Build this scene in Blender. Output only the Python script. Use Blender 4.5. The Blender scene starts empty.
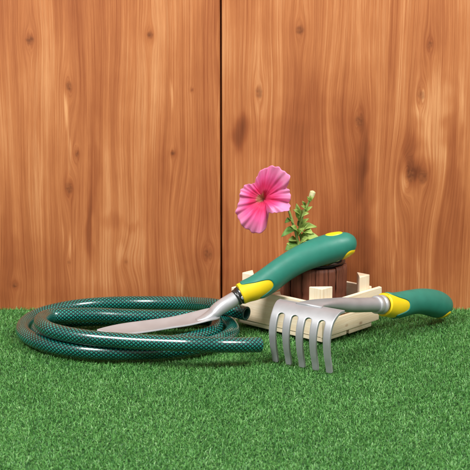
import bpy, math, random
import numpy as np
rng = np.random.default_rng(7); random.seed(7)
scene = bpy.context.scene
COL = scene.collection

# ------------------------------------------------------------------ camera geometry (used to measure positions)
TH = math.radians(12); FOC = 1500.; RD = 1.7
A0 = TH + math.atan(70 / FOC)
CH = RD * math.sin(A0); CL = RD * math.cos(A0)
CAM = np.array([0, -CL, CH])
DV = np.array([0, math.cos(TH), -math.sin(TH)]); UV_ = np.array([0, math.sin(TH), math.cos(TH)]); XV = np.array([1., 0, 0])

def ray(px, py):
    return DV + XV * (px - 235) / FOC + UV_ * (235 - py) / FOC

def Py(px, py, y):                       # the point seen at (px, py) that stands at depth y
    r = ray(px, py); return CAM + r * ((y - CAM[1]) / r[1])

def catmull(P, n):
    P = np.array(P, float)
    Q = np.vstack([2 * P[0] - P[1], P, 2 * P[-1] - P[-2]]); out = []
    for i in range(1, len(Q) - 2):
        a, b, c, d = Q[i - 1:i + 3]
        for k in range(n):
            t = k / n
            out.append(.5 * (2 * b + (c - a) * t + (2 * a - 5 * b + 4 * c - d) * t * t + (-a + 3 * b - 3 * c + d) * t ** 3))
    out.append(P[-1]); return np.array(out)

def unit(v):
    v = np.asarray(v, float); return v / max(1e-12, np.linalg.norm(v))

def sstep(a, b, x):
    t = np.clip((x - a) / (b - a), 0, 1); return t * t * (3 - 2 * t)

# ------------------------------------------------------------------ object helpers
def empty(name, loc):
    o = bpy.data.objects.new(name, None); o.empty_display_size = .02
    o.location = loc; COL.objects.link(o); return o

def tag(o, label=None, cat=None, group=None, kind=None):
    if label: o['label'] = label
    if cat: o['category'] = cat
    if group: o['group'] = group
    if kind: o['kind'] = kind
    return o

def origin_of(o):
    p = np.zeros(3)
    while o is not None:
        p = p + np.array(o.location); o = o.parent
    return p

def mesh(name, V, F, mat, parent=None, smooth=True, attrs=None, uv=None, loc=None):
    V = np.asarray(V, float)
    org = origin_of(parent) if parent is not None else np.zeros(3)
    if loc is not None: org = np.asarray(loc, float)
    me = bpy.data.meshes.new(name)
    me.from_pydata((V - org).tolist(), [], [tuple(int(i) for i in f) for f in F])
    if attrs:
        for k, a in attrs.items():
            at = me.attributes.new(k, 'FLOAT', 'POINT'); at.data.foreach_set('value', np.asarray(a, np.float32))
    if uv is not None:
        l = me.uv_layers.new(name='UVMap'); l.data.foreach_set('uv', np.asarray(uv, np.float32).ravel())
    me.update()
    if smooth: me.polygons.foreach_set('use_smooth', [True] * len(me.polygons))
    me.materials.append(mat)
    o = bpy.data.objects.new(name, me); COL.objects.link(o)
    if parent is not None: o.parent = parent
    elif loc is not None: o.location = loc
    return o

def bevel(o, w, seg=2, ang=40):
    m = o.modifiers.new('bevel', 'BEVEL'); m.width = w; m.segments = seg; m.limit_method = 'ANGLE'; m.angle_limit = math.radians(ang)
    m.harden_normals = False
    return o

def solidify(o, t, off=0):
    m = o.modifiers.new('thick', 'SOLIDIFY'); m.thickness = t; m.offset = off; return o

def subsurf(o, n=1):
    m = o.modifiers.new('sub', 'SUBSURF'); m.levels = n; m.render_levels = n; return o

def grid_faces(n, m, wrap=False):
    F = []
    for i in range(n - 1):
        for j in range(m if wrap else m - 1):
            k = (j + 1) % m
            F.append((i * m + j, i * m + k, (i + 1) * m + k, (i + 1) * m + j))
    return F

def frames(P, up=(0, 0, 1)):
    T = np.gradient(P, axis=0); T /= np.linalg.norm(T, axis=1)[:, None]
    up = np.asarray(up, float)
    S = np.cross(T, up); S /= np.maximum(np.linalg.norm(S, axis=1), 1e-9)[:, None]
    N = np.cross(S, T)
    return T, S, N           # tangent, side, normal (up)

def tube(P, R, m=16, R2=None, up=(0, 0, 1), caps=True, power=2.):
    """closed ring loft: R along the normal, R2 along the side"""
    P = np.asarray(P, float); n = len(P)
    R = np.broadcast_to(np.asarray(R, float), (n,)); R2 = R if R2 is None else np.broadcast_to(np.asarray(R2, float), (n,))
    pw = np.broadcast_to(np.asarray(power, float), (n,))
    T, S, N = frames(P, up)
    a = np.arange(m) / m * 2 * math.pi
    c, s = np.cos(a), np.sin(a)
    V = []
    for i in range(n):
        cc = np.sign(c) * np.abs(c) ** (2 / pw[i]); ss = np.sign(s) * np.abs(s) ** (2 / pw[i])
        V.append(P[i] + N[i] * (cc * R[i])[:, None] + S[i] * (ss * R2[i])[:, None])
    V = np.vstack(V); F = grid_faces(n, m, True)
    if caps:
        F.append(tuple(range(m - 1, -1, -1))); F.append(tuple((n - 1) * m + j for j in range(m)))
    return V, F

def join(parts):
    V, F, k = [], [], 0
    for v, f in parts:
        V.append(np.asarray(v)); F += [tuple(i + k for i in q) for q in f]; k += len(v)
    return np.vstack(V), F

# ------------------------------------------------------------------ node helpers
class NT:
    def __init__(s, name):
        s.m = bpy.data.materials.new(name); s.m.use_nodes = True
        s.t = s.m.node_tree; s.t.nodes.clear()
        s.out = s.t.nodes.new('ShaderNodeOutputMaterial')
        s.b = s.t.nodes.new('ShaderNodeBsdfPrincipled'); s.l(s.b.outputs[0], s.out.inputs[0])
    def n(s, ty, **k):
        q = s.t.nodes.new(ty)
        for a, v in k.items(): setattr(q, a, v)
        return q
    def l(s, a, b): s.t.links.new(a, b)
    def put(s, sock, v):
        if hasattr(v, 'is_linked') or isinstance(v, bpy.types.NodeSocket): s.l(v, sock)
        else: sock.default_value = v
    def math(s, op, a, b=None, c=None, clamp=False):
        q = s.n('ShaderNodeMath', operation=op); q.use_clamp = clamp
        s.put(q.inputs[0], a)
        if b is not None: s.put(q.inputs[1], b)
        if c is not None: s.put(q.inputs[2], c)
        return q.outputs[0]
    def vec(s, x, y, z):
        q = s.n('ShaderNodeCombineXYZ')
        for i, v in enumerate((x, y, z)): s.put(q.inputs[i], v)
        return q.outputs[0]
    def noise(s, vec, scale=1, detail=3, rough=.55, dist=0):
        q = s.n('ShaderNodeTexNoise'); s.put(q.inputs['Vector'], vec)
        q.inputs['Scale'].default_value = scale; q.inputs['Detail'].default_value = detail
        q.inputs['Roughness'].default_value = rough; q.inputs['Distortion'].default_value = dist
        return q.outputs[0]
    def ramp(s, f, stops, interp='LINEAR'):
        q = s.n('ShaderNodeValToRGB'); q.color_ramp.interpolation = interp
        e = q.color_ramp.elements
        while len(e) < len(stops): e.new(.5)
        for el, (p, c) in zip(e, stops):
            el.position = p; el.color = (*c, 1) if len(c) == 3 else c
        s.put(q.inputs[0], f); return q.outputs[0]
    def mix(s, f, a, b, mode='MIX'):
        q = s.n('ShaderNodeMix', data_type='RGBA', blend_type=mode)
        s.put(q.inputs[0], f)
        for i, v in ((6, a), (7, b)):
            if isinstance(v, tuple): q.inputs[i].default_value = (*v, 1)
            else: s.l(v, q.inputs[i])
        return q.outputs[2]
    def attr(s, name):
        q = s.n('ShaderNodeAttribute', attribute_name=name); return q.outputs['Fac']
    def obj(s):
        q = s.n('ShaderNodeTexCoord'); return q.outputs['Object']
    def sep(s, v):
        q = s.n('ShaderNodeSeparateXYZ'); s.l(v, q.inputs[0]); return q.outputs
    def bump(s, h, strength=.3, dist=.001):
        q = s.n('ShaderNodeBump'); q.inputs['Strength'].default_value = strength; q.inputs['Distance'].default_value = dist
        s.l(h, q.inputs['Height']); s.l(q.outputs[0], s.b.inputs['Normal'])
    def set(s, **k):
        for a, v in k.items(): s.put(s.b.inputs[a.replace('_', ' ')], (*v, 1) if isinstance(v, tuple) and len(v) == 3 else v)

def plain(name, col, rough=.5, metal=0, nscale=60, namt=.12, bump=0, bscale=400, **kw):
    t = NT(name); v = t.obj()
    n = t.noise(v, nscale, 4)
    lo = tuple(c * (1 - namt) for c in col); hi = tuple(min(1, c * (1 + namt)) for c in col)
    t.set(Base_Color=t.ramp(n, [(.3, lo), (.7, hi)]), Metallic=metal)
    n2 = t.noise(v, nscale * 2.3, 3)
    t.set(Roughness=t.math('MULTIPLY_ADD', n2, rough * .5, rough * .75))
    if bump: t.bump(t.noise(v, bscale, 3), bump, .0004)
    if kw: t.set(**kw)
    return t.m

# ------------------------------------------------------------------ materials
def mat_fence():
    t = NT('stained_pine'); g = t.attr('grain'); sd = t.attr('seed'); z = t.sep(t.obj())[2]
    w = t.noise(t.vec(t.math('MULTIPLY', g, 14), t.math('MULTIPLY', z, 5), sd), 1, 2)
    g2 = t.math('MULTIPLY_ADD', w, .003, g)
    n1 = t.noise(t.vec(t.math('MULTIPLY', g2, 330), t.math('MULTIPLY', z, 3.2), sd), 1, 3, .6)
    n2 = t.noise(t.vec(t.math('MULTIPLY', g2, 42), t.math('MULTIPLY', z, 2.2), t.math('ADD', sd, 7.7)), 1, 2, .5)
    n3 = t.noise(t.vec(t.math('MULTIPLY', g2, 1000), t.math('MULTIPLY', z, 9), sd), 1, 4, .7)
    n5 = t.noise(t.vec(t.math('MULTIPLY', g2, 560), t.math('MULTIPLY', z, 2.6), t.math('ADD', sd, 1.9)), 1, 2, .5)
    n4 = t.noise(t.vec(t.math('MULTIPLY', g, 9), t.math('MULTIPLY', z, 6), t.math('ADD', sd, 3.3)), 1, 3, .55)
    f = t.math('MULTIPLY_ADD', n1, .30, t.math('MULTIPLY', n2, .44))
    f = t.math('MULTIPLY_ADD', n3, .46, f)
    f = t.math('MULTIPLY_ADD', n4, .42, f)
    f = t.math('MULTIPLY_ADD', t.math('MULTIPLY', t.attr('tone'), t.math('MULTIPLY_ADD', n3, 1.3, .35)), .55, f)
    f = t.math('SUBTRACT', f, .31)
    c = t.ramp(f, [(.12, (.15, .038, .012)), (.37, (.325, .096, .030)), (.54, (.465, .168, .056)), (.76, (.69, .34, .145))])
    n6 = t.noise(t.vec(t.math('MULTIPLY', g2, 2600), t.math('MULTIPLY', z, 60), sd), 1, 3, .6)
    f6 = t.ramp(n6, [(.3, (.84, .80, .78)), (.7, (1.0, 1.0, 1.0))])
    c = t.mix(1., c, f6, 'MULTIPLY')
    line = t.ramp(n5, [(.50, (1, 1, 1)), (.68, (.88, .84, .81))])
    c = t.mix(1., c, line, 'MULTIPLY')
    kn = t.attr('knot')
    ring = t.noise(t.vec(t.math('MULTIPLY', g, 900), t.math('MULTIPLY', z, 260), sd), 1, 4)
    kc = t.ramp(ring, [(.35, (.10, .028, .010)), (.65, (.26, .080, .026))])
    c = t.mix(t.math('MULTIPLY', t.math('POWER', kn, .8), .85, clamp=True), c, kc)
    t.set(Base_Color=c, Roughness=t.math('MULTIPLY_ADD', n1, .2, .36), Specular_IOR_Level=.32)
    h = t.math('MULTIPLY_ADD', n1, .7, t.math('MULTIPLY', n3, .5))
    t.bump(h, .35, .0006)
    return t.m

def mat_pine(name, light, dark, rough=.6):
    t = NT(name); g = t.attr('gu'); l = t.attr('gl'); sd = t.attr('seed')
    w = t.noise(t.vec(t.math('MULTIPLY', g, 30), t.math('MULTIPLY', l, 12), sd), 1, 2)
    g2 = t.math('MULTIPLY_ADD', w, .007, g)
    n1 = t.noise(t.vec(t.math('MULTIPLY', g2, 430), t.math('MULTIPLY', l, 5), sd), 1, 3, .6)
    n2 = t.noise(t.vec(t.math('MULTIPLY', g2, 90), t.math('MULTIPLY', l, 6), sd), 1, 2)
    n3 = t.noise(t.vec(t.math('MULTIPLY', g2, 1600), t.math('MULTIPLY', l, 60), sd), 1, 2)
    f = t.math('MULTIPLY_ADD', n1, .5, t.math('MULTIPLY', n2, .4)); f = t.math('MULTIPLY_ADD', n3, .2, f)
    c = t.ramp(f, [(.36, dark), (.6, light)])
    vo = t.n('ShaderNodeTexVoronoi'); t.l(t.vec(t.math('MULTIPLY', g, 38), t.math('MULTIPLY', l, 21), sd), vo.inputs['Vector']); vo.inputs['Scale'].default_value = 1
    k = t.ramp(vo.outputs['Distance'], [(.03, (1, 1, 1)), (.085, (0, 0, 0))])
    c = t.mix(t.math('MULTIPLY', k, .6), c, (.30, .12, .05))
    t.set(Base_Color=c, Roughness=rough, Specular_IOR_Level=.25)
    t.bump(t.math('MULTIPLY_ADD', n1, .6, n3), .4, .0004)
    return t.m

def mat_hose():
    t = NT('braided_hose'); uv = t.n('ShaderNodeUVMap'); s = t.sep(uv.outputs[0])
    u, v = s[0], s[1]
    wob = t.noise(t.vec(t.math('MULTIPLY', u, 60), t.math('MULTIPLY', v, 2), 0.), 1, 2)
    uu = t.math('MULTIPLY_ADD', wob, .12, t.math('MULTIPLY', u, 1 / .0046))
    a = t.math('MULTIPLY', v, 12.)
    def fam(sign):
        q = t.math('ADD', uu, t.math('MULTIPLY', a, sign))
        q = t.math('PINGPONG', q, .5)           # 0..0.5
        return q
    d = t.math('MINIMUM', fam(1.), fam(-1.))
    yarn = t.ramp(d, [(.14, (1, 1, 1)), (.25, (0, 0, 0))])
    nb = t.noise(t.obj(), 35, 3)
    base = t.ramp(nb, [(.3, (.006, .150, .122)), (.7, (.016, .27, .215))])
    c = t.mix(yarn, base, (.0012, .012, .011))
    t.set(Base_Color=c, Roughness=t.math('MULTIPLY_ADD', t.noise(t.obj(), 120, 3), .12, .2), Specular_IOR_Level=.5, Coat_Weight=.5, Coat_Roughness=.13)
    t.bump(d, .25, .0005)
    return t.m

def mat_metal(name, col, rough, mt=.85):
    t = NT(name); v = t.obj()
    n = t.noise(v, 45, 4); n2 = t.noise(v, 700, 2)
    c = t.ramp(n, [(.3, tuple(x * .9 for x in col)), (.7, tuple(min(1, x * 1.06) for x in col))])
    r = t.math('MULTIPLY_ADD', n, .16, rough - .08)
    r = t.math('MULTIPLY_ADD', n2, .08, r)
    t.set(Base_Color=c, Metallic=mt, Roughness=r)
    t.bump(n2, .06, .0003)
    return t.m

def mat_turf():
    t = NT('turf_fibre'); k = t.attr('tint'); h = t.attr('h')
    c = t.ramp(k, [(0, (.032, .155, .030)), (.45, (.098, .310, .068)), (.8, (.165, .41, .105)), (1, (.30, .55, .22))])
    t.set(Base_Color=c, Roughness=.42, Specular_IOR_Level=.45)
    tr = t.n('ShaderNodeBsdfTranslucent'); t.l(c, tr.inputs[0])
    mx = t.n('ShaderNodeMixShader'); mx.inputs[0].default_value = .22
    t.l(t.b.outputs[0], mx.inputs[1]); t.l(tr.outputs[0], mx.inputs[2]); t.l(mx.outputs[0], t.out.inputs[0])
    return t.m

def mat_petal():
    t = NT('petal'); r = t.attr('pr'); a = t.attr('pa'); d = t.attr('deep')
    vein = t.noise(t.vec(t.math('MULTIPLY', a, 13), t.math('MULTIPLY', r, 1.3), 0.), 1, 3, .6)
    rr = t.math('ADD', r, t.math('MULTIPLY', t.math('SUBTRACT', vein, .5), .5))
    rr = t.math('SUBTRACT', rr, d)
    c = t.ramp(rr, [(.0, (.60, .36, .20)), (.05, (.74, .06, .15)), (.34, (.86, .045, .19)), (.60, (.88, .14, .40)), (1., (.92, .36, .62))])
    t.set(Base_Color=c, Roughness=.55, Specular_IOR_Level=.25)
    tr = t.n('ShaderNodeBsdfTranslucent'); t.l(c, tr.inputs[0])
    mx = t.n('ShaderNodeMixShader'); mx.inputs[0].default_value = .35
    t.l(t.b.outputs[0], mx.inputs[1]); t.l(tr.outputs[0], mx.inputs[2]); t.l(mx.outputs[0], t.out.inputs[0])
    t.bump(vein, .3, .0006)
    return t.m

def mat_leaf(name, lo, hi):
    t = NT(name); n = t.noise(t.obj(), 160, 3)
    c = t.ramp(n, [(.3, lo), (.7, hi)])
    t.set(Base_Color=c, Roughness=.5, Specular_IOR_Level=.35)
    tr = t.n('ShaderNodeBsdfTranslucent'); t.l(c, tr.inputs[0])
    mx = t.n('ShaderNodeMixShader'); mx.inputs[0].default_value = .3
    t.l(t.b.outputs[0], mx.inputs[1]); t.l(tr.outputs[0], mx.inputs[2]); t.l(mx.outputs[0], t.out.inputs[0])
    t.bump(n, .3, .0005)
    return t.m

M_FENCE = mat_fence()
M_PINE = mat_pine('pale_pine', (.90, .77, .58), (.78, .60, .39))
M_HOSE = mat_hose()
M_BORE = plain('hose_inside', (.006, .05, .042), .35)
M_STEEL = mat_metal('satin_steel', (.50, .505, .52), .34, .5)
M_GREYM = mat_metal('grey_metal', (.40, .405, .42), .42, .5)
M_DARKM = mat_metal('dark_chrome', (.10, .10, .10), .22)
M_GREEN = plain('green_rubber', (.022, .185, .135), .46, nscale=90, namt=.08, bump=.12, bscale=1500, Specular_IOR_Level=.4)
M_YEL = plain('yellow_plastic', (.80, .58, .012), .38, nscale=50, namt=.06, Specular_IOR_Level=.45)
M_BACK = plain('turf_backing', (.015, .07, .014), .9, nscale=200)
M_GROUND = plain('ground_earth', (.10, .09, .07), .9, nscale=12)
M_SOIL = plain('potting_soil', (.035, .022, .014), .95, nscale=260, namt=.5, bump=1, bscale=350)
M_LINER = plain('black_plastic', (.012, .012, .013), .35)
M_PETAL = mat_petal()
M_LEAF = mat_leaf('leaf_light', (.30, .46, .085), (.50, .62, .19))
M_LEAFD = mat_leaf('leaf_dark', (.08, .20, .04), (.18, .34, .07))
M_STEM = mat_leaf('stem_green', (.34, .46, .12), (.46, .56, .20))
M_BUD = mat_leaf('bud_cream', (.72, .72, .38), (.88, .84, .56))
M_THROAT = plain('stamen', (.70, .62, .30), .6)

def mat_stave():
    t = NT('stave_wood'); s = t.sep(t.obj()); a = t.attr('ang')
    n1 = t.noise(t.vec(t.math('MULTIPLY', a, 26), t.math('MULTIPLY', s[2], 25), 0.), 1, 4, .6)
    n2 = t.noise(t.vec(t.math('MULTIPLY', a, 3.1), t.math('MULTIPLY', s[2], 6), 4.), 1, 2)
    f = t.math('MULTIPLY_ADD', n1, .6, t.math('MULTIPLY', n2, .4))
    t.set(Base_Color=t.ramp(f, [(.32, (.06, .018, .010)), (.5, (.15, .046, .024)), (.7, (.27, .10, .055))]), Roughness=.5, Specular_IOR_Level=.35)
    t.bump(n1, .5, .0008)
    return t.m
M_STAVE = mat_stave()

# ------------------------------------------------------------------ ground and turf (the setting)
gx, gy = 3., 3.
mesh('ground', [(-gx, -gy, -.014), (gx, -gy, -.014), (gx, gy, -.014), (-gx, gy, -.014)], [(0, 1, 2, 3)], M_GROUND, smooth=False)['kind'] = 'structure'
TX, TY0, TY1 = .54, -.74, -.0015
mesh('turf_base', [(-TX, TY0, -.0053), (TX, TY0, -.0053), (TX, TY1, -.0053), (-TX, TY1, -.0053)], [(0, 1, 2, 3)], M_BACK, smooth=False)['kind'] = 'structure'

def build_turf():
    n = 440000
    x = rng.uniform(-TX, TX, n); y = rng.uniform(TY0, TY1, n)
    # tufts: pull blades towards cell centres a little
    L = rng.uniform(.0038, .0066, n); w = rng.uniform(.0004, .0009, n)
    az = rng.uniform(0, 2 * math.pi, n); lean = np.abs(rng.normal(.85, .45, n)); curl = rng.normal(.8, 1.0, n)
    clump = .5 + .5 * np.sin(x * 61 + 3 * np.sin(y * 23)) * np.sin(y * 57 + 2 * np.sin(x * 31))
    lean += .25 * clump
    dx, dy = np.cos(az), np.sin(az)
    wa = az + math.pi / 2 + rng.normal(0, .7, n); wx, wy = np.cos(wa), np.sin(wa)
    p = np.zeros((n, 4, 3)); p[:, 0] = np.stack([x, y, np.full(n, -.0056)], 1)
    ang = lean * .35
    for k in range(1, 4):
        st = L / 3
        p[:, k, 0] = p[:, k - 1, 0] + np.sin(ang) * dx * st
        p[:, k, 1] = p[:, k - 1, 1] + np.sin(ang) * dy * st
        p[:, k, 2] = p[:, k - 1, 2] + np.cos(ang) * st
        ang = ang + lean * .45 + curl * .35
    p[:, :, 1] = np.minimum(p[:, :, 1], -.0012)
    p[:, :, 2] = np.maximum(p[:, :, 2], -.0057)
    V = np.zeros((n, 7, 3)); wid = [1., .95, .75]
    for k in range(3):
        o = np.stack([wx * w * wid[k] / 2, wy * w * wid[k] / 2, np.zeros(n)], 1)
        V[:, 2 * k] = p[:, k] - o; V[:, 2 * k + 1] = p[:, k] + o
    V[:, 6] = p[:, 3]
    base = (np.arange(n) * 7)[:, None]
    quads = np.stack([base + np.array([0, 1, 3, 2]), base + np.array([2, 3, 5, 4])], 1).reshape(-1, 4)
    tris = (base + np.array([4, 5, 6]))
    me = bpy.data.meshes.new('artificial_turf')
    me.vertices.add(n * 7); me.vertices.foreach_set('co', V.astype(np.float32).ravel())
    nl = quads.size + tris.size
    me.loops.add(nl); me.loops.foreach_set('vertex_index', np.r_[quads.ravel(), tris.ravel()].astype(np.int32))
    npoly = len(quads) + len(tris)
    me.polygons.add(npoly)
    st = np.r_[np.arange(len(quads)) * 4, quads.size + np.arange(len(tris)) * 3]
    me.polygons.foreach_set('loop_start', st.astype(np.int32))
    me.polygons.foreach_set('use_smooth', np.ones(npoly, bool))
    tint = np.clip(rng.normal(.45, .24, n) + .12 * (clump - .5) + (rng.random(n) < .05) * .35, 0, 1)
    a = me.attributes.new('tint', 'FLOAT', 'POINT'); a.data.foreach_set('value', np.repeat(tint, 7).astype(np.float32))
    hh = np.tile(np.array([0, 0, .33, .33, .66, .66, 1.]), n)
    a = me.attributes.new('h', 'FLOAT', 'POINT'); a.data.foreach_set('value', hh.astype(np.float32))
    me.update(calc_edges=True); me.validate()
    me.materials.append(mat_turf())
    o = bpy.data.objects.new('artificial_turf', me); COL.objects.link(o)
    tag(o, 'short bright green artificial turf in front of the wooden fence', 'turf', kind='stuff')
build_turf()

# ------------------------------------------------------------------ fence: broad stained boards
def fp(px, py):
    q = Py(px, py, 0.); return q[0], q[2]
PXM = 1.128e-3
KNOTS = [  # px, py, radius px, darkness, stretch
    (69, 86, 3.2, .75, 1.6), (77, 154, 2.0, .7, 1.5), (69, 188, 4.2, .6, 1.4), (15, 285, 3.0, 1.0, .8), (173, 153, 2.3, 1.0, 1.), (208, 254, 5.0, .62, 1.),
    (192, 90, 1.2, .9, 1.), (259, 92, 4.0, .55, 1.6), (359, 121, 4.5, .75, 1.2), (410, 175, 5., .75, 1.3), (423, 177, 6.0, .75, 1.1), (421, 95, 4.0, .5, 1.3),
    (69, 262, 1.6, .35, 1.3), (126, 262, 2.0, .3, 1.2), (30, 40, 4, .8, 1.4), (150, 35, 3, .8, 1.2), (300, 30, 4, .8, 1.3), (430, 45, 3, .7, 1.2), (185, 298, 1.6, .4, 1.2)]
FLAMES = [  # cathedral figure: px, py, width px, height px, amplitude px
    (177, 232, 16, 55, 26), (68, 150, 12, 70, 18), (128, 262, 12, 22, 22), (290, 170, 22, 70, 26), (403, 178, 9, 30, 16), (300, 255, 20, 40, 20),
    (390, 230, 14, 60, 18), (25, 170, 14, 80, 16), (440, 240, 16, 70, 20), (120, 120, 16, 70, 18), (330, 110, 18, 60, 20), (69, 262, 5, 18, 9), (182, 292, 6, 14, 10), (240, 250, 12, 50, 14)]
TONES = [  # px, py, sx, sy, amount
    (90, 230, 3.5, 36, -.36), (94, 170, 5, 50, -.2), (114, 221, 11, 9, -.17), (134, 227, 9, 5, -.14), (68, 130, 1.6, 40, .42), (66, 108, 2.2, 16, .45),
    (119, 255, 5, 10, .3), (69, 250, 1.6, 14, .4), (74, 236, 1.2, 14, .3), (62, 236, 1.2, 14, .3), (171, 96, 1.8, 14, .5), (219.5, 190, 1.2, 300, .35), (240, 134, 8, 17, -.36), (242, 124, 6, 12, -.2), (238, 140, 5, 10, -.15),  # the full-height pale strip beside the joint paints in the bevel's highlight
    (411, 156, 8, 26, -.26), (415, 166, 13, 12, -.2), (418, 174, 15, 7, -.18), (403, 178, 3.5, 16, .55), (433, 120, 14, 50, .75), (405, 110, 20, 40, .25), (270, 120, 9, 60, .2), (150, 120, 30, 60, .12), (330, 120, 6, 60, .2), (363, 150, 5, 50, -.32), (366, 240, 9, 60, -.36), (395, 235, 1.8, 60, .35), (418, 280, 1.6, 30, .45),
    (358, 180, 8, 30, -.2), (455, 170, 7, 60, -.22), (280, 150, 25, 60, -.10), (340, 250, 25, 40, -.12), (460, 110, 2.5, 40, .3), (8, 240, 8, 60, -.16), (182, 288, 2.2, 12, .45), (38, 200, 5, 70, .22), (196, 270, 12, 20, -.12),
    (310, 130, 30, 50, -.06), (300, 280, 70, 20, -.16), (120, 295, 120, 10, -.08), (165, 165, 5, 40, -.1), (225, 250, 4, 60, -.25), (440, 250, 30, 60, -.08)]

def build_fence():
    root = empty('wooden_fence', (0, .009, -.014))
    tag(root, 'tall fence of broad upright orange brown stained pine boards with knots', 'fence')
    Z0, Z1, T = -.012, .64, .018
    edges = [(-1.12, -.845), (-.842, -.567), (-.564, -.2885), (-.2855, -.0164), (-.0144, .2745), (.2775, .556), (.559, .835), (.838, 1.11)]
    for bi, (x0, x1) in enumerate(edges):
        vis = x1 > -.3 and x0 < .3
        st = .0012 if vis else .006
        nx = int((x1 - x0) / st); nz = int((Z1 - Z0) / (.0016 if vis else .02))
        xs = np.linspace(x0, x1, nx)
        eb = .0022
        xs = np.unique(np.r_[x0 + np.array([0, .1, .3, .6, 1]) * eb, xs[(xs > x0 + eb * 1.2) & (xs < x1 - eb * 1.2)], x1 - np.array([0, .1, .3, .6, 1]) * eb])
        nx = len(xs); zs = np.linspace(Z0, Z1, nz)
        X, Z = np.meshgrid(xs, zs)
        e = np.minimum(X - x0, x1 - X); q = np.clip(1 - e / eb, 0, 1)
        Y = eb * (1 - np.sqrt(np.maximum(0, 1 - q * q)))
        r = np.random.default_rng(40 + bi)
        g = X.copy()
        for k in range(5):      # slow wander of the grain along the board
            g += r.normal(0, .0014) * np.sin(Z * r.uniform(4, 14) + r.uniform(0, 6)) * np.cos(X * r.uniform(5, 25) + r.uniform(0, 6))
        knot = np.zeros_like(g); tone = np.zeros_like(g)
        kl, fl, tl = KNOTS, FLAMES, TONES
        if not vis:
            cx = (x0 + x1) / 2 / PXM + 235
            kl = [(cx + r.uniform(-110, 110), r.uniform(-100, 300), r.uniform(2, 5), .7, 1.3) for _ in range(6)]
            fl = [(cx + r.uniform(-110, 110), r.uniform(-100, 300), 14, 60, 20) for _ in range(8)]
            tl = [(cx + r.uniform(-110, 110), r.uniform(-100, 300), 8, 40, r.uniform(-.3, .3)) for _ in range(10)]
        for (px, py, w, h, A) in fl:
            kx, kz = fp(px, py)
            dx = (X - kx) / (w * PXM); dz = (Z - kz) / (h * PXM)
            g += .30 * A * PXM * np.exp(-dx ** 2 - dz ** 2)
        for (px, py, R, dk, stc) in kl:
            kx, kz = fp(px, py)
            if not (x0 - .02 < kx < x1 + .02): continue
            Rm = R * PXM
            dx = X - kx; dz = (Z - kz) / (2.2 * stc)
            r2 = dx ** 2 + dz ** 2
            g -= dx * (1.6 * Rm) ** 2 / (r2 + (1.3 * Rm) ** 2) * np.exp(-r2 / (9 * Rm) ** 2)
            d = np.sqrt(dx ** 2 + ((Z - kz) / stc) ** 2) / Rm
            wob = 1 + .10 * np.sin(2 * np.arctan2(Z - kz, dx) + px) + .06 * np.sin(5 * np.arctan2(Z - kz, dx) + py)
            knot = np.maximum(knot, dk * (1 - sstep(.45, 1.15, d * wob)))
            tone -= .22 * dk * np.exp(-(d / 2.0) ** 2)
        for (px, py, sx, sy, am) in tl:
            kx, kz = fp(px, py)
            wv = 1 + .22 * np.sin(Z * 90 + px) + .12 * np.sin(Z * 260 + py)
            dx = np.abs((X - kx + .0015 * np.sin(Z * 70 + px)) / (sx * PXM * wv)); dz = np.abs((Z - kz + .0035 * np.sin(X * 700 + px) * np.sin(X * 310 + py)) / (sy * PXM))
            tone += (am * .6 if am > 0 else am) * np.exp(-(dx ** 2 + dz ** 2) ** 1.6)
        V = np.stack([X, Y, Z], -1).reshape(-1, 3); F = grid_faces(nz, nx)
        nv = len(V)
        # sides, back and an added tongue that blocks light through the joint
        L_ = [i * nx for i in range(nz)]; R_ = [i * nx + nx - 1 for i in range(nz)]
        V = np.vstack([V, [(x0, T, Z0), (x1, T, Z0), (x1, T, Z1), (x0, T, Z1)]])
        b = nv
        F += [(b + 1, b, b + 3, b + 2), tuple([b, 0] + []) if False else (b, b + 1, R_[0], L_[0])]
        F.append(tuple([b + 3, b] + L_)); F.append(tuple([b + 1, b + 2] + R_[::-1])); F.append((b + 2, b + 3, L_[-1], R_[-1]))
        t0, t1 = x1 - .001, x1 + .008
        k = len(V)
        V = np.vstack([V, [(t0, .007, Z0), (t1, .007, Z0), (t1, .012, Z0), (t0, .012, Z0), (t0, .007, Z1), (t1, .007, Z1), (t1, .012, Z1), (t0, .012, Z1)]])
        F += [tuple(k + i for i in f) for f in ((0, 1, 5, 4), (1, 2, 6, 5), (2, 3, 7, 6), (3, 0, 4, 7), (4, 5, 6, 7), (3, 2, 1, 0))]
        ex = len(V) - nv
        at = {'grain': np.r_[g.ravel(), V[nv:, 0]], 'knot': np.r_[knot.ravel(), np.zeros(ex)], 'tone': np.r_[tone.ravel(), np.full(ex, -.2)], 'seed': np.full(len(V), 3.7 * bi + .5)}
        mesh('board', V, F, M_FENCE, root, attrs=at)
    # rails behind
    for z in (.10, .52):
        a = .0185; V, F = box_pts(-1.12, 1.11, a, a + .02, z, z + .06)
        mesh('rail', V, F, M_FENCE, root, smooth=False, attrs={'grain': V[:, 2] * 1., 'knot': np.zeros(8), 'tone': np.zeros(8), 'seed': np.full(8, 30.)})

def box_pts(x0, x1, y0, y1, z0, z1):
    V = np.array([(x, y, z) for z in (z0, z1) for y in (y0, y1) for x in (x0, x1)], float)
    F = [(0, 2, 3, 1), (4, 5, 7, 6), (0, 1, 5, 4), (2, 6, 7, 3), (0, 4, 6, 2), (1, 3, 7, 5)]
    return V, F
build_fence()

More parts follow.
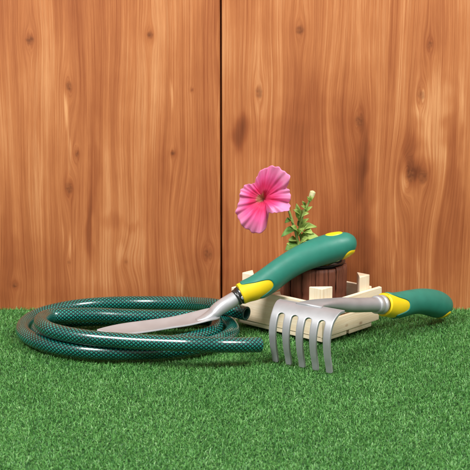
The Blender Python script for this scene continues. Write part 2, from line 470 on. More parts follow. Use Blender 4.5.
# ------------------------------------------------------------------ garden hose
HOSE = np.array([(11.6,-115.5,21.0),(-8.4,-101.6,23.0),(-24.3,-82.2,21.3),(-37.0,-60.8,16.8),(-53.3,-42.3,12.8),(-75.3,-30.2,10.2),(-99.2,-22.7,8.4),(-124.3,-20.7,7.7),(-149.3,-23.9,7.5),(-173.0,-32.7,7.5),(-193.5,-47.4,7.5),(-210.0,-66.6,7.5),(-219.9,-90.0,7.5),(-223.2,-115.1,7.5),(-219.8,-140.2,7.5),(-209.2,-163.2,7.5),(-193.1,-182.8,7.5),(-172.5,-197.7,7.4),(-149.4,-208.1,7.3),(-124.5,-212.7,7.3),(-99.3,-212.3,7.4),(-74.3,-208.5,7.4),(-50.4,-200.6,7.4),(-29.4,-186.7,7.4),(-13.2,-167.4,7.4),(-3.9,-144.0,7.4),(-3.6,-118.9,7.3),(-11.9,-95.5,7.3),(-34.6,-85.8,7.3),(-59.7,-87.5,7.4),(-84.9,-87.3,7.4),(-110.0,-85.9,7.4),(-135.1,-86.6,7.5),(-160.0,-89.1,7.4),(-184.2,-95.2,7.4),(-203.4,-110.4,7.4),(-205.9,-134.5,7.3),(-194.6,-156.7,7.3),(-175.5,-172.4,7.4),(-152.6,-182.3,7.4),(-128.0,-187.1,7.5),(-103.0,-187.6,7.5),(-78.2,-184.4,7.5),(-55.3,-174.4,7.6),(-36.6,-158.0,7.5),(-22.0,-137.8,8.6),(-22.2,-115.7,13.5),(-45.2,-114.7,16.5),(-70.1,-116.3,17.4),(-95.1,-116.6,17.8),(-120.2,-115.3,18.2),(-145.2,-112.8,18.6),(-170.2,-114.0,18.9),(-194.1,-120.5,19.4),(-199.7,-144.3,22.1),(-196.3,-169.2,23.4),(-183.8,-190.6,23.5),(-163.0,-204.5,22.7),(-139.8,-214.0,22.1),(-115.2,-219.5,21.5),(-90.6,-224.6,21.3),(-65.9,-229.6,21.7),(-41.3,-235.1,22.3),(-16.3,-235.2,21.5),(7.3,-227.1,19.0),(23.7,-218.0,16.5)]) / 1000

def build_hose():
    root = empty('garden_hose', (-.105, -.13, 0))
    tag(root, 'coiled glossy dark green garden hose with a criss cross braid pattern lying on the turf', 'hose')
    P = catmull(HOSE, 8); n = len(P); m = 40; R = .0076
    # parallel transport frame
    T = np.gradient(P, axis=0); T /= np.linalg.norm(T, axis=1)[:, None]
    N = np.zeros_like(P); N[0] = unit(np.cross(np.cross(T[0], (0, 0, 1)), T[0]))
    for i in range(1, n):
        v = N[i - 1] - T[i] * (N[i - 1] @ T[i]); N[i] = unit(v)
    B = np.cross(T, N)
    s = np.r_[0, np.cumsum(np.linalg.norm(np.diff(P, axis=0), axis=1))]
    a = np.arange(m) / m * 2 * math.pi
    def ring(i, r, off=0): return P[i] + T[i] * off + N[i] * (np.cos(a) * r)[:, None] + B[i] * (np.sin(a) * r)[:, None]
    V = np.vstack([ring(i, R) for i in range(n)]); F = []; uv = []
    for i in range(n - 1):
        for j in range(m):
            k = (j + 1) % m
            F.append((i * m + j, (i + 1) * m + j, (i + 1) * m + k, i * m + k))
            v0, v1 = j / m, (j + 1) / m
            uv += [(s[i], v0), (s[i + 1], v0), (s[i + 1], v1), (s[i], v1)]
    mesh('tube', V, F, M_HOSE, root, uv=uv)
    for i, sg in ((0, -1), (n - 1, 1)):     # the cut ends: wall ring and bore
        prof = [(R, 0), (R * .985, .0005), (R * .95, .0009), (.0058, .0009), (.0054, .0004), (.0052, -.004), (.0052, -.02)]
        Vc = np.vstack([ring(i, r, sg * o) for r, o in prof]); Fc = grid_faces(len(prof), m, True)
        if sg < 0: Fc = [f[::-1] for f in Fc]
        Fc.append(tuple((len(prof) - 1) * m + j for j in range(m)))
        mesh('cut_end', Vc, Fc, M_BORE, root)
build_hose()

# ------------------------------------------------------------------ tool handle (shared by trowel and rake)
HP = np.array([(240, 294.3, 10.9), (246, 291.6, 11.1), (256, 287.6, 12.0), (268, 280.4, 12.6), (283, 269.5, 12.6), (300, 259.5, 13.2), (318, 252, 13.9), (333, 247.2, 13.7), (345, 244.2, 12.0), (351.5, 243.2, 9.3), (355, 242.8, 5.6), (356.6, 242.7, .4)])

def build_handle(root, P, R, upv, side_r=.96, top_pad=True):
    """P centre line, R radii; parts: grip (green), collar (yellow), two pads"""
    n0 = len(P); T0 = np.r_[0, np.cumsum(np.linalg.norm(np.diff(P, axis=0), axis=1))]; T0 /= T0[-1]
    C_ = catmull(np.column_stack([P, R, T0]), 14)
    tt = C_[:, 4]; Pc = C_[:, :3]; Rc = np.maximum(C_[:, 3], 0)
    Tg, S, N = frames(Pc, upv)
    def at(t):
        f = lambda A: np.stack([np.interp(t, tt, A[:, k]) for k in range(3)], -1)
        return f(Pc), f(S), f(N), np.interp(t, tt, Rc)
    def surf(t, ph, off):                    # ph from top (0), side towards +S
        p, s_, n_, r = at(t)
        r = r + off
        # slight finger swell underneath
        sw = 1 + .05 * np.exp(-((np.abs(ph) - math.pi) / .9) ** 2) * np.sin(t * 9)
        return p + n_ * (np.cos(ph) * r * sw)[..., None] + s_ * (np.sin(ph) * r * side_r)[..., None]
    m = 72
    ph = -math.pi + np.arange(m) / m * 2 * math.pi
    deg = np.degrees(np.abs(ph))
    t0 = .03 + .225 * np.exp(-((deg - 84) / 45) ** 4) ; t0 = np.maximum(t0, .145 * sstep(105, 150, deg))
    t0 = np.convolve(np.r_[t0[-4:], t0, t0[:4]], np.ones(5) / 5, 'same')[4:-4]
    # yellow collar: whole front of the handle
    ns = 26; ss = np.linspace(0, 1, ns)
    V = []
    V.append(surf(np.zeros(m), ph, -.0035)); V.append(surf(np.zeros(m), ph, -.0008))
    for s_ in ss: V.append(surf(np.maximum(.004, s_ * (t0 + .03)), ph, 0.))
    Vy = np.vstack(V)
    mesh('collar', Vy, [f[::-1] for f in grid_faces(len(V), m, True)], M_YEL, root)
    # green grip: a slightly proud skin behind the curved boundary
    ns = 90; ss = np.linspace(0, 1, ns)
    V = [surf(t0, ph, -.0006), surf(t0, ph, .0003), surf(t0 + .004, ph, .0007)]
    for s_ in ss: V.append(surf(t0 + .008 + (1 - t0 - .008) * s_, ph, .0009 * (1 - s_ ** 12)))
    Vg = np.vstack(V)
    F = [f[::-1] for f in grid_faces(len(V), m, True)]
    F.append(tuple((len(V) - 1) * m + j for j in range(m)))
    mesh('grip', Vg, F, M_GREEN, root)
    # yellow pads near the tail: one on top, one underneath
    for tc, pc, dt, dp in ((.835, -.06, .068, .42), (.918, math.pi * .86, .064, .85))[0 if top_pad else 1:]:
        rr = np.linspace(0, 1, 9); aa = np.arange(36) / 36 * 2 * math.pi
        V = []
        for r_ in rr[1:]:
            off = .0015 if r_ < .85 else (.0013 if r_ < .95 else .0003)
            V.append(surf(tc + dt * r_ * np.cos(aa), pc + dp * r_ * np.sin(aa), off))
        V = np.vstack([surf(np.array([tc]), np.array([pc]), .0015)] + V)
        F = [(0, 1 + (j + 1) % 36, 1 + j) for j in range(36)]
        F += [tuple(1 + i for i in f) for f in grid_faces(8, 36, True)]
        mesh('pad', V, F, M_YEL, root)

# ------------------------------------------------------------------ hand trowel
def build_trowel():
    root = empty('hand_trowel', (-.02, -.14, .02))
    tag(root, 'hand trowel with long pointed steel blade lying across the coiled hose', 'trowel')
    ty = lambda px: np.interp(px, [97, 170, 225, 243, 357], [-.160, -.147, -.136, -.130, -.103])
    # blade: far edge, near edge along its length
    ST = [(97, 329.9, 330.3, .0008), (100, 328.9, 331.1, .003), (106, 327.3, 332.2, .0068), (115, 325.3, 333.3, .0115), (126, 323.4, 334.1, .0155), (141, 321.4, 332.5, .0175), (156, 319.5, 330.3, .0185), (172, 317.2, 327.6, .019),
          (188, 313.6, 325.2, .019), (200, 310.6, 322.6, .018), (209, 308.6, 320.4, .0155), (216, 307.6, 319.0, .011), (220, 307.4, 317.6, .0065)]
    E1 = catmull([Py(p, u, ty(p) + h) for p, u, l, h in ST], 5); E2 = catmull([Py(p, l, ty(p) - h) for p, u, l, h in ST], 5)
    n = len(E1); m = 15; V = []
    for i in range(n):
        w = np.linalg.norm(E1[i] - E2[i])
        for k in range(m):
            u = k / (m - 1); c = 1 - (2 * u - 1) ** 2
            q = E1[i] * (1 - u) + E2[i] * u
            q = q + np.array([0, 0, -1]) * c * w * .085
            V.append(q)
    b = mesh('blade', V, grid_faces(n, m), M_STEEL, root); solidify(b, .0016, 0); bevel(b, .0004, 2)
    # socket / cranked neck
    NP = [(196, 316.4), (204, 315), (212, 312.4), (219, 308.5), (226, 304), (233, 299.6), (239, 296)]
    P = catmull([Py(p, q, ty(p)) for p, q in NP], 6)
    f = np.linspace(0, 1, len(P))
    rn = np.interp(f, [0, .2, .4, .6, 1], [.0012, .0038, .0068, .0076, .0073]); rs = np.interp(f, [0, .2, .4, .6, 1], [.004, .0084, .0102, .0088, .0075])
    P = P + np.array([0, 0, 1]) * np.interp(f, [0, .3, .5, 1], [-.004, -.0022, 0, 0])[:, None]
    V, F = tube(P, rn, 32, rs)
    mesh('neck', V, F, M_STEEL, root)
    # dark ferrule
    q0, q1 = Py(235.5, 298.2, ty(235)), Py(242.5, 293.8, ty(243)); d = q1 - q0
    fr = [(0, .0076), (.06, .0086), (.3, .009), (.34, .0083), (.42, .0083), (.46, .0094), (.9, .0097), (1, .009)]
    V, F = tube([q0 + d * a for a, _ in fr], [r for _, r in fr], 40)
    mesh('ferrule', V, F, M_DARKM, root)
    q = q0 + d * .62 + unit(np.cross(d, (0, 0, 1))) * .0095
    sd = unit(np.cross(d, (0, 0, 1)))
    V, F = tube([q - sd * .001, q + sd * .0004, q + sd * .0007], [.0021, .0021, .0014], 20, up=(0, 0, 1))
    mesh('glint_disc', V, F, M_STEEL, root)  # added steel disc standing in for the highlight on the dark ferrule
    P = np.array([Py(a, c, ty(a)) for a, c, _ in HP]); R = HP[:, 2] * 1.032e-3
    build_handle(root, P, R, unit((.42, 0, 1)))
build_trowel()

# ------------------------------------------------------------------ hand rake (cultivator)
def build_rake():
    O = np.array([.0665, -.230, 0]); yr = math.radians(-36)
    rv = np.array([math.cos(yr), math.sin(yr), 0]); fv = np.array([math.sin(yr), -math.cos(yr), 0]); zv = np.array([0, 0, 1.])
    root = empty('hand_rake', tuple(O))
    tag(root, 'grey five tined hand rake standing on its tines in front of the crate', 'hand rake')
    prof = catmull([(-15.5, 56.2), (-9, 55.8), (-3.5, 52.6), (1.2, 47.4), (4.2, 41), (6, 33), (6.2, 25), (4.6, 14), (2, 5), (.5, -2.5)], 18) / 1000
    sl = np.r_[0, np.cumsum(np.linalg.norm(np.diff(prof, axis=0), axis=1))]
    cut = np.searchsorted(sl, .0185)
    sp = .0158; parts = []
    def pt(s, i):
        q = min(1., sl[i] / sl[cut]); lim = 2 * sp; wid = .0064 - .0022 * q      # the outer edges run straight into the outer tines
        if abs(s) > lim and i <= cut: s = math.copysign(lim + (abs(s) - lim) / (sp / 2) * wid, s)
        return O + rv * s + fv * prof[i, 0] + zv * prof[i, 1]
    V, F, idx = [], [], {}
    def vid(s, i):
        k = (round(s * 1e6), i)
        if k not in idx: idx[k] = len(V); V.append(pt(s, i))
        return idx[k]
    nq = 6
    cols = []
    for k in range(5):
        c = (k - 2) * sp; cols.append([c - sp / 2 + sp * j / nq for j in range(nq + 1)])
    def flare(i): # outer edges of the plate: a little wider at the back
        return 1.0
    for i in range(cut):
        for c in cols:
            for j in range(nq): F.append((vid(c[j], i), vid(c[j + 1], i), vid(c[j + 1], i + 1), vid(c[j], i + 1)))
    L = len(prof)
    def hw(i):
        d = sl[i] - sl[cut]
        a = .0042 - .0010 * d / (sl[-1] - sl[cut])
        fil = .0034
        if d < fil: return a + (sp / 2 - a) * (1 - math.sqrt(max(0, 1 - (1 - d / fil) ** 2)))
        if i == L - 1: return a * .55
        return a
    def a_out(i): return .0042 - .0010 * (sl[i] - sl[cut]) / (sl[-1] - sl[cut])
    for k in range(5):
        c = (k - 2) * sp
        prev = [vid(x, cut) for x in cols[k]]
        for i in range(cut + 1, L):
            h = hw(i); cur = []
            for j in range(nq + 1):
                x = 2 * j / nq - 1; hh = h
                if (k == 0 and x < 0) or (k == 4 and x > 0): hh = min(h, a_out(i))
                cur.append(len(V)); V.append(pt(c + hh * x, i))
            for j in range(nq): F.append((prev[j], prev[j + 1], cur[j + 1], cur[j]))
            prev = cur
    # the outermost columns of the plate run in to the outer tines
    V = np.array(V)
    h = mesh('head', V, F, M_GREYM, root); solidify(h, .0027, 0); bevel(h, .0006, 2, 50)
    # shaft: flat tang welded on the head, turning into a round rod
    B = O + fv * -.0155 + zv * .0560
    cr = Py(381, 304.6, -.137)
    P = catmull([B + fv * .006 + zv * .0018, B - fv * .004 + zv * .0012, B + (cr - B) * .16 + zv * .002, B + (cr - B) * .36 + zv * .0012, B + (cr - B) * .60, B + (cr - B) * .82, cr], 8)
    f = np.linspace(0, 1, len(P))
    rn = np.interp(f, [0, .15, .35, .5, .56, 1], [.0013, .0022, .0045, .0064, .0074, .0076]); rs = np.interp(f, [0, .15, .35, .5, .56, 1], [.0150, .0125, .0098, .0082, .0078, .0076])
    pw = np.interp(f, [0, .4, .6], [3.2, 2.6, 2.])
    V, F = tube(P, rn, 40, rs, power=pw)
    mesh('shaft', V, F, M_GREYM, root)
    ax = unit(cr - B)
    fr = [(-.010, .0077), (-.0098, .0089), (-.009, .0093), (-.004, .0095), (-.0036, .0089), (-.0025, .0089), (-.0021, .0100), (.0015, .0102), (.002, .0092)]
    V, F = tube([cr + ax * a for a, _ in fr], [r for _, r in fr], 40)
    mesh('ferrule', V, F, M_STEEL, root)
    fr = [(.0018, .0088), (.002, .0094), (.0052, .0094)]
    V, F = tube([cr + ax * a for a, _ in fr], [r for _, r in fr], 40)
    mesh('gasket', V, F, M_LINER, root)
    # handle: same moulding as the trowel's
    c0 = cr + ax * .004
    end = np.array([.2335, -.052, .0100])
    ux = unit(end - c0); uz = unit(np.cross(np.cross(ux, zv), ux))
    a0 = HP[0, :2]; ch = HP[-1, :2] - a0; Lc = np.linalg.norm(ch); cx = ch / Lc; cn = np.array([cx[1], -cx[0]])
    sc = np.linalg.norm(end - c0) / Lc
    P = []
    for x, y, _ in HP:
        d = np.array([x, y]) - a0; P.append(c0 + ux * (d @ cx) * sc + uz * (d @ cn) * .72e-3)
    R = HP[:, 2] * .99e-3; R[:4] += np.array([.0016, .0014, .0007, .0002])
    build_handle(root, np.array(P), R, uz, top_pad=False)
build_rake()

# ------------------------------------------------------------------ wooden crate
CF = np.array([.0898, -.1545, 0.]); CU = unit((-.74, .672, 0)); CV = unit((.672, .74, 0)); LU, LV = .1195, .0935

def build_crate():
    root = empty('wooden_crate', tuple(CF + CU * LU / 2 + CV * LV / 2))
    tag(root, 'small pale pine crate with corner posts holding the brown flower pot', 'crate')
    cnt = [0]
    def slat(name, u0, u1, v0, v1, z0, z1, along, w=0.):
        V, F = box_pts(u0, u1, v0, v1, z0, z1)
        n = 8; 
        W = CF + V[:, [0]] * CU + V[:, [1]] * CV + V[:, [2]] * np.array([0, 0, 1.])
        cnt[0] += 1; r = np.random.default_rng(cnt[0])
        W = W + r.normal(0, .00025, W.shape)
        # CU, CV are a left-handed pair seen from above: flip
        F = [f[::-1] for f in F]
        gl = V[:, 0] if along == 'u' else (V[:, 1] if along == 'v' else V[:, 2])
        gu = V[:, 2] + (V[:, 1] if along == 'u' else V[:, 0]) * .9 if along != 'z' else V[:, 0] + V[:, 1] * .8
        o = mesh(name, W, F, M_PINE, root, smooth=False, attrs={'gu': gu, 'gl': gl, 'seed': np.full(8, 5.3 * cnt[0])})
        bevel(o, .0006, 2); return o
    t = .0042
    # floor slats
    slat('floor_slat', .001, LU - .001, .001, .0425, 0, .0048, 'u'); slat('floor_slat', .001, LU - .001, .0465, LV - .008, 0, .0048, 'u')
    # long sides (along u): the front left face and the back right face
    slat('side_slat', t + .0003, LU - t - .0003, 0, t, .0052, .0405, 'u')
    slat('side_slat', t + .0003, LU - t - .0003, LV - t - .004, LV - .004, .0052, .0245, 'u'); slat('side_slat', t + .0003, LU - t - .0003, LV - t - .004, LV - .004, .0265, .0435, 'u')
    # short sides (along v) run past the corners
    slat('end_slat', 0, t, -.0004, LV + .0035, .0052, .0225, 'v'); slat('end_slat', 0, t, -.0006, LV + .0085, .0245, .0412, 'v')
    slat('end_slat', LU - t, LU, -.006, LV - .001, .0052, .0225, 'v'); slat('end_slat', LU - t, LU, -.008, LV - .001, .0245, .0405, 'v')
    # three-cornered posts inside the corners
    e = .0002; s = .0175
    for (cu, cv, du, dv, h) in ((t + e, t + e, 1, 1, .0555), (LU - t - e, t + e, -1, 1, .0555), (t + e, LV - .004 - t - e, 1, -1, .0568), (LU - t - e, LV - .004 - t - e, -1, -1, .055)):
        tri = [(cu, cv), (cu + du * s, cv), (cu, cv + dv * s)]
        V = np.array([CF + CU * a + CV * b + np.array([0, 0, z]) for z in (.005, h) for a, b in tri])
        F = [(0, 1, 2), (5, 4, 3), (0, 3, 4, 1), (1, 4, 5, 2), (2, 5, 3, 0)]
        if du * dv > 0: F = F
        else: F = [f[::-1] for f in F]
        cnt[0] += 1
        o = mesh('corner_post', V, F, M_PINE, root, smooth=False, attrs={'gu': np.array([p[0] + p[1] * .8 for p in tri * 2]), 'gl': V[:, 2], 'seed': np.full(6, 5.3 * cnt[0])})
        bevel(o, .0007, 2)
build_crate()

# ------------------------------------------------------------------ flower pot with stave cladding
PC = np.array([.0845, -.079, 0.])
def build_pot():
    root = empty('flower_pot', (PC[0], PC[1], .005))
    tag(root, 'round flower pot clad in dark reddish brown wooden staves inside the pine crate', 'flower pot')
    r_ = np.random.default_rng(5)
    ns = 20; bnd = np.cumsum(r_.uniform(.6, 1.4, ns)); bnd = np.r_[0, bnd / bnd[-1]] * 2 * math.pi
    z0, z1 = .0052, .0672
    for k in range(ns):
        a0, a1 = bnd[k] + .007, bnd[k + 1] - .007; m = 7; hh = z1 + r_.normal(0, .0005); ro = .0352 + r_.normal(0, .0004); rows = 14
        V = []; A = []
        wz = r_.normal(0, .0003, rows + 1)
        for i in range(rows + 1):
            z = z0 + (hh - z0) * i / rows
            for j in range(m):
                u = j / (m - 1); a = a0 + (a1 - a0) * u
                r = ro - .0013 * abs(2 * u - 1) ** 5 + wz[i] + .0006 * (i / rows)
                if i == rows: r -= .0005
                V.append(PC + np.array([math.cos(a) * r, math.sin(a) * r, z])); A.append(a * 4)
        b = len(V)
        for i in (0, rows):
            z = z0 + (hh - z0) * i / rows
            for j in range(m):
                a = a0 + (a1 - a0) * j / (m - 1); V.append(PC + np.array([math.cos(a) * .0318, math.sin(a) * .0318, z])); A.append(a * 4)
        F = grid_faces(rows + 1, m)
        for j in range(m - 1):
            F.append((b + m + j, rows * m + j, rows * m + j + 1, b + m + j + 1)); F.append((b + j + 1, j + 1, j, b + j))
        F.append(tuple([b] + [i * m for i in range(rows + 1)] + [b + m])[::-1]); F.append(tuple([b + m - 1] + [i * m + m - 1 for i in range(rows + 1)] + [b + 2 * m - 1]))
        F.append(tuple([b + j for j in range(m)] + [b + m + j for j in range(m - 1, -1, -1)])) if False else None
        F = [f for f in F if f]
        mesh('stave', V, F, M_STAVE, root, attrs={'ang': A}) if True else None
    # black plastic liner
    prof = [(.0312, .0055), (.0314, .066), (.0318, .0688), (.0334, .0695), (.0336, .0705), (.0318, .0712), (.0302, .0705), (.0298, .0685), (.0285, .055)]
    m = 64; a = np.arange(m) / m * 2 * math.pi
    V = np.vstack([PC + np.stack([np.cos(a) * r, np.sin(a) * r, np.full(m, z)], 1) for r, z in prof])
    F = [f[::-1] for f in grid_faces(len(prof), m, True)]
    mesh('liner', V, F, M_LINER, root)
    rr = np.linspace(0, .0296, 14); V = []
    for r in rr: V.append(PC + np.stack([np.cos(a) * r, np.sin(a) * r, .0632 + r_.normal(0, .0007, m)], 1))
    mesh('soil', np.vstack(V), grid_faces(14, m, True), M_SOIL, root)
build_pot()

# ------------------------------------------------------------------ petunia
def build_petunia():
    root = empty('petunia_plant', (PC[0] - .004, PC[1], .063))
    tag(root, 'petunia with one open pink bloom and a cream bud growing in the pot', 'flower')
    Y = PC[1]
    def stem(pts, r0, r1, mat=M_STEM, name='stem'):
        P = catmull([Py(a, b, y) for a, b, y in pts], 6); f = np.linspace(r0, r1, len(P))
        P[1:-1] += rng.normal(0, .00012, (len(P) - 2, 3))
        V, F = tube(P, f, 10, up=(0, 1, .1)); return mesh(name, V, F, mat, root)
    stem([(306, 268, Y - .002), (302, 256, Y - .003), (298, 243, Y - .004), (295, 230, Y - .006), (290.5, 216, Y - .008), (288.5, 209, Y - .008)], .0019, .0013)
    stem([(308, 268, Y + .003), (305, 255, Y + .002), (301.5, 240, Y), (299.5, 230, Y), (302, 218, Y - .002), (306, 208, Y - .003), (309.5, 201, Y - .004)], .0018, .0011)
    stem([(310, 268, Y + .008), (312, 255, Y + .008), (311, 244, Y + .008), (314, 236, Y + .010)], .0015, .0009)
    stem([(299.5, 230, Y), (299, 221, Y + .003), (298.5, 213, Y + .004)], .0012, .0009)
    # flower stalk behind the bloom
    stem([(289, 211, Y - .008), (284, 204, Y - .006), (277, 199, Y - .004), (271, 198, Y + .001), (265.5, 198.5, Y + .002)], .0012, .0020)
    def leaf(base, tip, w, bend, mat, ny=0., yb=None, yt=None, twist=0.):
        A = Py(base[0], base[1], yb if yb is not None else Y); B = Py(tip[0], tip[1], yt if yt is not None else Y)
        n, m = 12, 7; ax = B - A; Ln = np.linalg.norm(ax); ax = ax / Ln
        up = unit(np.cross(np.cross(ax, (0, -.75, .66)), ax))
        sd = np.cross(ax, up)
        up, sd = up * math.cos(twist) + sd * math.sin(twist), sd * math.cos(twist) - up * math.sin(twist)
        V = []
        for i in range(n):
            t = i / (n - 1)
            hw = w * 1.35e-3 / 2 * (math.sin(math.pi * min(1, t * .93 + .05)) ** .8) * (1.25 - .5 * t) if t < 1 else .0001
            c = A + ax * Ln * t + up * (bend * 1e-3 * math.sin(math.pi * t)) + up * (-.6e-3 * bend * t * t)
            for j in range(m):
                u = 2 * j / (m - 1) - 1
                V.append(c + sd * hw * u + up * (hw * .32 * abs(u) ** 1.3 + .0005 * math.sin(9 * t + 3 * u)))
        o = mesh('leaf', V, grid_faces(n, m), mat, root); solidify(o, .0005, 0); subsurf(o, 1)
    D, Lg = M_LEAFD, M_LEAF
    leaf((296, 228), (281.5, 236), 6, 2.5, D, yt=Y - .018); leaf((298, 243), (285.5, 250), 8, 1.5, D, yt=Y - .016); leaf((292, 219), (285, 222.5), 4.5, 1, D, yt=Y - .014)
    leaf((300, 231), (309, 222.5), 5, 1.5, Lg, yt=Y - .006); leaf((300, 229), (316.5, 226), 6, 3.5, Lg, yt=Y - .004); leaf((301, 236), (318.5, 237), 8, 2.5, Lg, yt=Y - .014, twist=.3)
    leaf((299, 219), (296.5, 203.5), 5, 1, Lg, yt=Y - .004); leaf((299, 221), (303, 209), 4.5, 1, Lg, yt=Y + .004); leaf((304, 213), (312, 206.5), 4, .8, Lg, yt=Y - .006)
    leaf((302, 217), (308.5, 213), 4.5, 1, Lg, yt=Y - .01); leaf((297, 236), (304, 228), 6, 1, Lg, yt=Y - .012); leaf((300, 244), (307.5, 238), 7, 1, Lg, yt=Y - .014)
    leaf((297, 240), (288.5, 240), 5.5, 1.5, Lg, yt=Y - .01); leaf((302, 248), (318, 246), 9, 2, Lg, yt=Y - .01); leaf((300, 250), (291, 255.5), 8, 1.5, Lg, yt=Y - .015)
    leaf((305, 250), (297, 241), 7, 1, Lg, yt=Y + .016); leaf((310, 246), (322, 240.5), 6, 1, D, yt=Y + .014); leaf((305, 207), (302.5, 201), 3, .5, Lg, yt=Y - .004)
    leaf((304, 231), (312.5, 233), 6, 1.2, Lg, yt=Y - .012); leaf((294, 226), (290.5, 219), 4, .6, Lg, yt=Y - .012)
    leaf((322, 267), (336, 260.5), 8, 1.5, D, yb=Y - .008, yt=Y - .024); leaf((318, 262), (340, 259.5), 9, 2, Lg, yb=Y - .002, yt=Y - .006); leaf((318, 263), (327, 261), 8, 1, Lg, yb=Y - .012, yt=Y - .026)
    for bx, by, tx, ty_, w_, mt_, yy in ((298, 233, 291.5, 226, 6, Lg, -.016), (303, 240, 312, 242, 6.5, Lg, -.018), (294, 247, 287, 243.5, 5, Lg, -.012), (303, 226, 308, 218.5, 4.5, Lg, -.012),
                                      (300, 215, 293.5, 209.5, 3.6, Lg, -.008), (305, 236, 300, 229, 5.5, Lg, -.018), (308, 252, 313, 244, 6, D, -.004), (298, 226, 303.5, 219, 4.6, D, .006), (306, 211, 301.5, 205.5, 3.2, Lg, -.010)):
        leaf((bx, by), (tx, ty_), w_, 1.2, mt_, yt=Y + yy)
    # bud
    P = catmull([Py(a, b, Y - .004) for a, b in ((309.3, 201.5), (310.3, 198.8), (311.6, 195.6), (312.6, 192.6), (313.2, 190.8))], 5)
    V, F = tube(P, np.interp(np.linspace(0, 1, len(P)), [0, .25, .55, .85, 1], [.0013, .0024, .0030, .0031, .0012]), 14, up=(0, 1, .1)); mesh('bud', V, F, M_BUD, root)
    for a in (-1, 0, 1): leaf((309.6, 201.5), (310.6 + a * 3.2, 195.5 + abs(a)), 2.2, .6, Lg, yb=Y - .0055, yt=Y - .0075)
    # bloom: outline radius by direction (degrees, px) about its throat, with depth of its own
    cxp, cyp = 264., 198.5
    OUT = [(-180, 24), (-165, 27), (-155, 30), (-140, 33), (-128, 34.5), (-120, 34), (-110, 36), (-100, 36), (-93, 33), (-86, 29), (-80, 23), (-72, 16), (-62, 15.5), (-52, 18), (-40, 22), (-28, 25.5), (-18, 27), (-6, 26), (5, 25.5), (15, 26), (25, 25.5), (33, 27), (40, 31.5), (50, 33), (62, 33.5), (75, 32.5), (85, 31), (95, 29), (104, 24), (112, 20.5), (122, 18.5), (132, 19), (142, 22), (150, 24), (160, 25), (170, 23.5)]
    oa = np.array([o[0] for o in OUT], float); orr = np.array([o[1] for o in OUT], float)
    na, nr = 160, 30
    ang = np.linspace(-180, 180, na, endpoint=False); ro = np.interp(ang, np.r_[oa, 180], np.r_[orr, orr[0]])
    ro = .25 * np.roll(ro, 1) + .5 * ro + .25 * np.roll(ro, -1)
    fr_ = np.random.default_rng(11); rag = np.zeros(na)
    for q in (7, 11, 17, 23, 31): rag += fr_.normal(0, .55) * np.sin(np.radians(ang) * q + fr_.uniform(0, 6))
    ro = ro + rag
    yb = Y - .014
    ctr = Py(cxp, cyp, yb); sc = 1.06e-3
    V, PR, PA, DP = [], [], [], []
    th = np.radians(ang)
    for i in range(nr):
        r = (i + .15) / (nr - 1 + .15)
        rad = ro * r * sc
        funnel = -.009 * (1 - sstep(0, .30, r)) - .003 * (1 - sstep(.2, .7, r))
        # lobes: right-hand ones cup forward, lower left one hangs and rolls back at the lip, the top one hoods over
        cup = .015 * np.exp(-((ang + 38) / 24) ** 2) * r ** 1.6 + .004 * np.exp(-((ang - 10) / 20) ** 2) * r + .005 * np.exp(-((ang - 70) / 30) ** 2) * r ** 2 + .014 * np.exp(-((ang - 40) / 17) ** 2) * sstep(.55, 1, r)
        roll = -.007 * np.exp(-((ang + 118) / 36) ** 2) * r ** 4 + .006 * np.exp(-((ang + 110) / 40) ** 2) * r - .004 * np.exp(-((np.abs(ang) - 172) / 22) ** 2) * r ** 3
        fold = -.007 * (np.exp(-((ang + 74) / 9) ** 2) + np.exp(-((ang - 124) / 9) ** 2) + .6 * np.exp(-((ang - 27) / 6) ** 2) + .75 * np.exp(-((ang + 9) / 6) ** 2) + .5 * np.exp(-((ang + 152) / 8) ** 2)) * r
        ruf = .0017 * r ** 2.5 * (np.sin(th * 11 + 1) + .8 * np.sin(th * 19 + 2 * r) + .5 * np.sin(th * 31 + 4 * r))
        dep = funnel + cup + roll + fold + ruf
        for k in range(na):
            p = ctr + np.array([math.cos(th[k]) * rad[k], 0, math.sin(th[k]) * rad[k] * 1.02])
            # push along the sight direction of a viewer in front: towards -y, slightly up
            p = p + np.array([0.05, -.97, .22]) * dep[k]
            V.append(p); PR.append(r); PA.append(ang[k] / 360 * 2 * math.pi)
            DP.append(.28 * math.exp(-((abs(ang[k]) - 172) / 42) ** 2) * (1 - sstep(.35, 1, r)) + .18 * math.exp(-((ang[k] - 112) / 34) ** 2) - .42 * math.exp(-((ang[k] + 36) / 26) ** 2) * sstep(.45, .8, r) - .45 * math.exp(-((ang[k] - 40) / 16) ** 2) * sstep(.66, .92, r))
    o = mesh('bloom', V, grid_faces(nr, na, True), M_PETAL, root, attrs={'pr': PR, 'pa': PA, 'deep': DP}); solidify(o, .0005, 0)
build_petunia()

# ------------------------------------------------------------------ camera
cam = bpy.data.cameras.new('camera'); co = bpy.data.objects.new('camera', cam); COL.objects.link(co)
co.location = tuple(CAM); co.rotation_euler = (math.pi / 2 - TH, 0, 0)
cam.sensor_width = 36; cam.lens = 36 * FOC / 470; cam.clip_start = .05; cam.clip_end = 50
cam.dof.use_dof = True; cam.dof.focus_distance = 1.50; cam.dof.aperture_fstop = 26
scene.camera = co

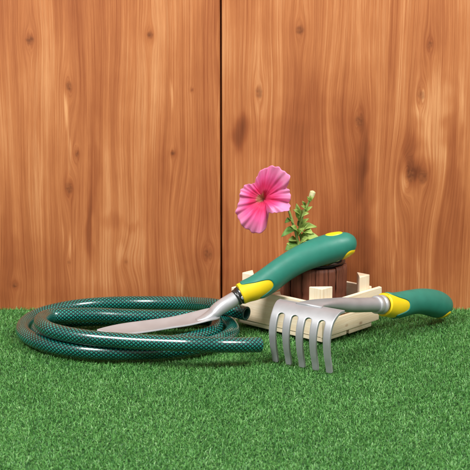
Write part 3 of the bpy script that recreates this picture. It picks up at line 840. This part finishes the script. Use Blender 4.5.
# ------------------------------------------------------------------ studio light: two soft boxes above and in front, pale room
def area(name, loc, tgt, sx, sy, power, col=(1, 1, 1)):
    l = bpy.data.lights.new(name, 'AREA'); l.shape = 'RECTANGLE'; l.size = sx; l.size_y = sy; l.energy = power; l.color = col
    o = bpy.data.objects.new(name, l); COL.objects.link(o); o.location = loc
    from mathutils import Vector
    o.rotation_euler = (Vector(tgt) - Vector(loc)).to_track_quat('-Z', 'Y').to_euler()
    return o
area('softbox', (-.75, -.95, 1.10), (-.05, -.05, .08), .42, .42, 24, (1, .985, .96))
area('softbox', (.80, -.80, 1.25), (.08, -.03, .12), .45, .45, 24, (1, .985, .96))
w = bpy.data.worlds.new('World'); scene.world = w; w.use_nodes = True
bg = w.node_tree.nodes['Background']; bg.inputs[0].default_value = (1, .985, .965, 1); bg.inputs[1].default_value = .42
scene.view_settings.view_transform = 'Standard'; scene.view_settings.look = 'None'
scene.view_settings.exposure = 0; scene.view_settings.gamma = 1
scene.cycles.max_bounces = 8
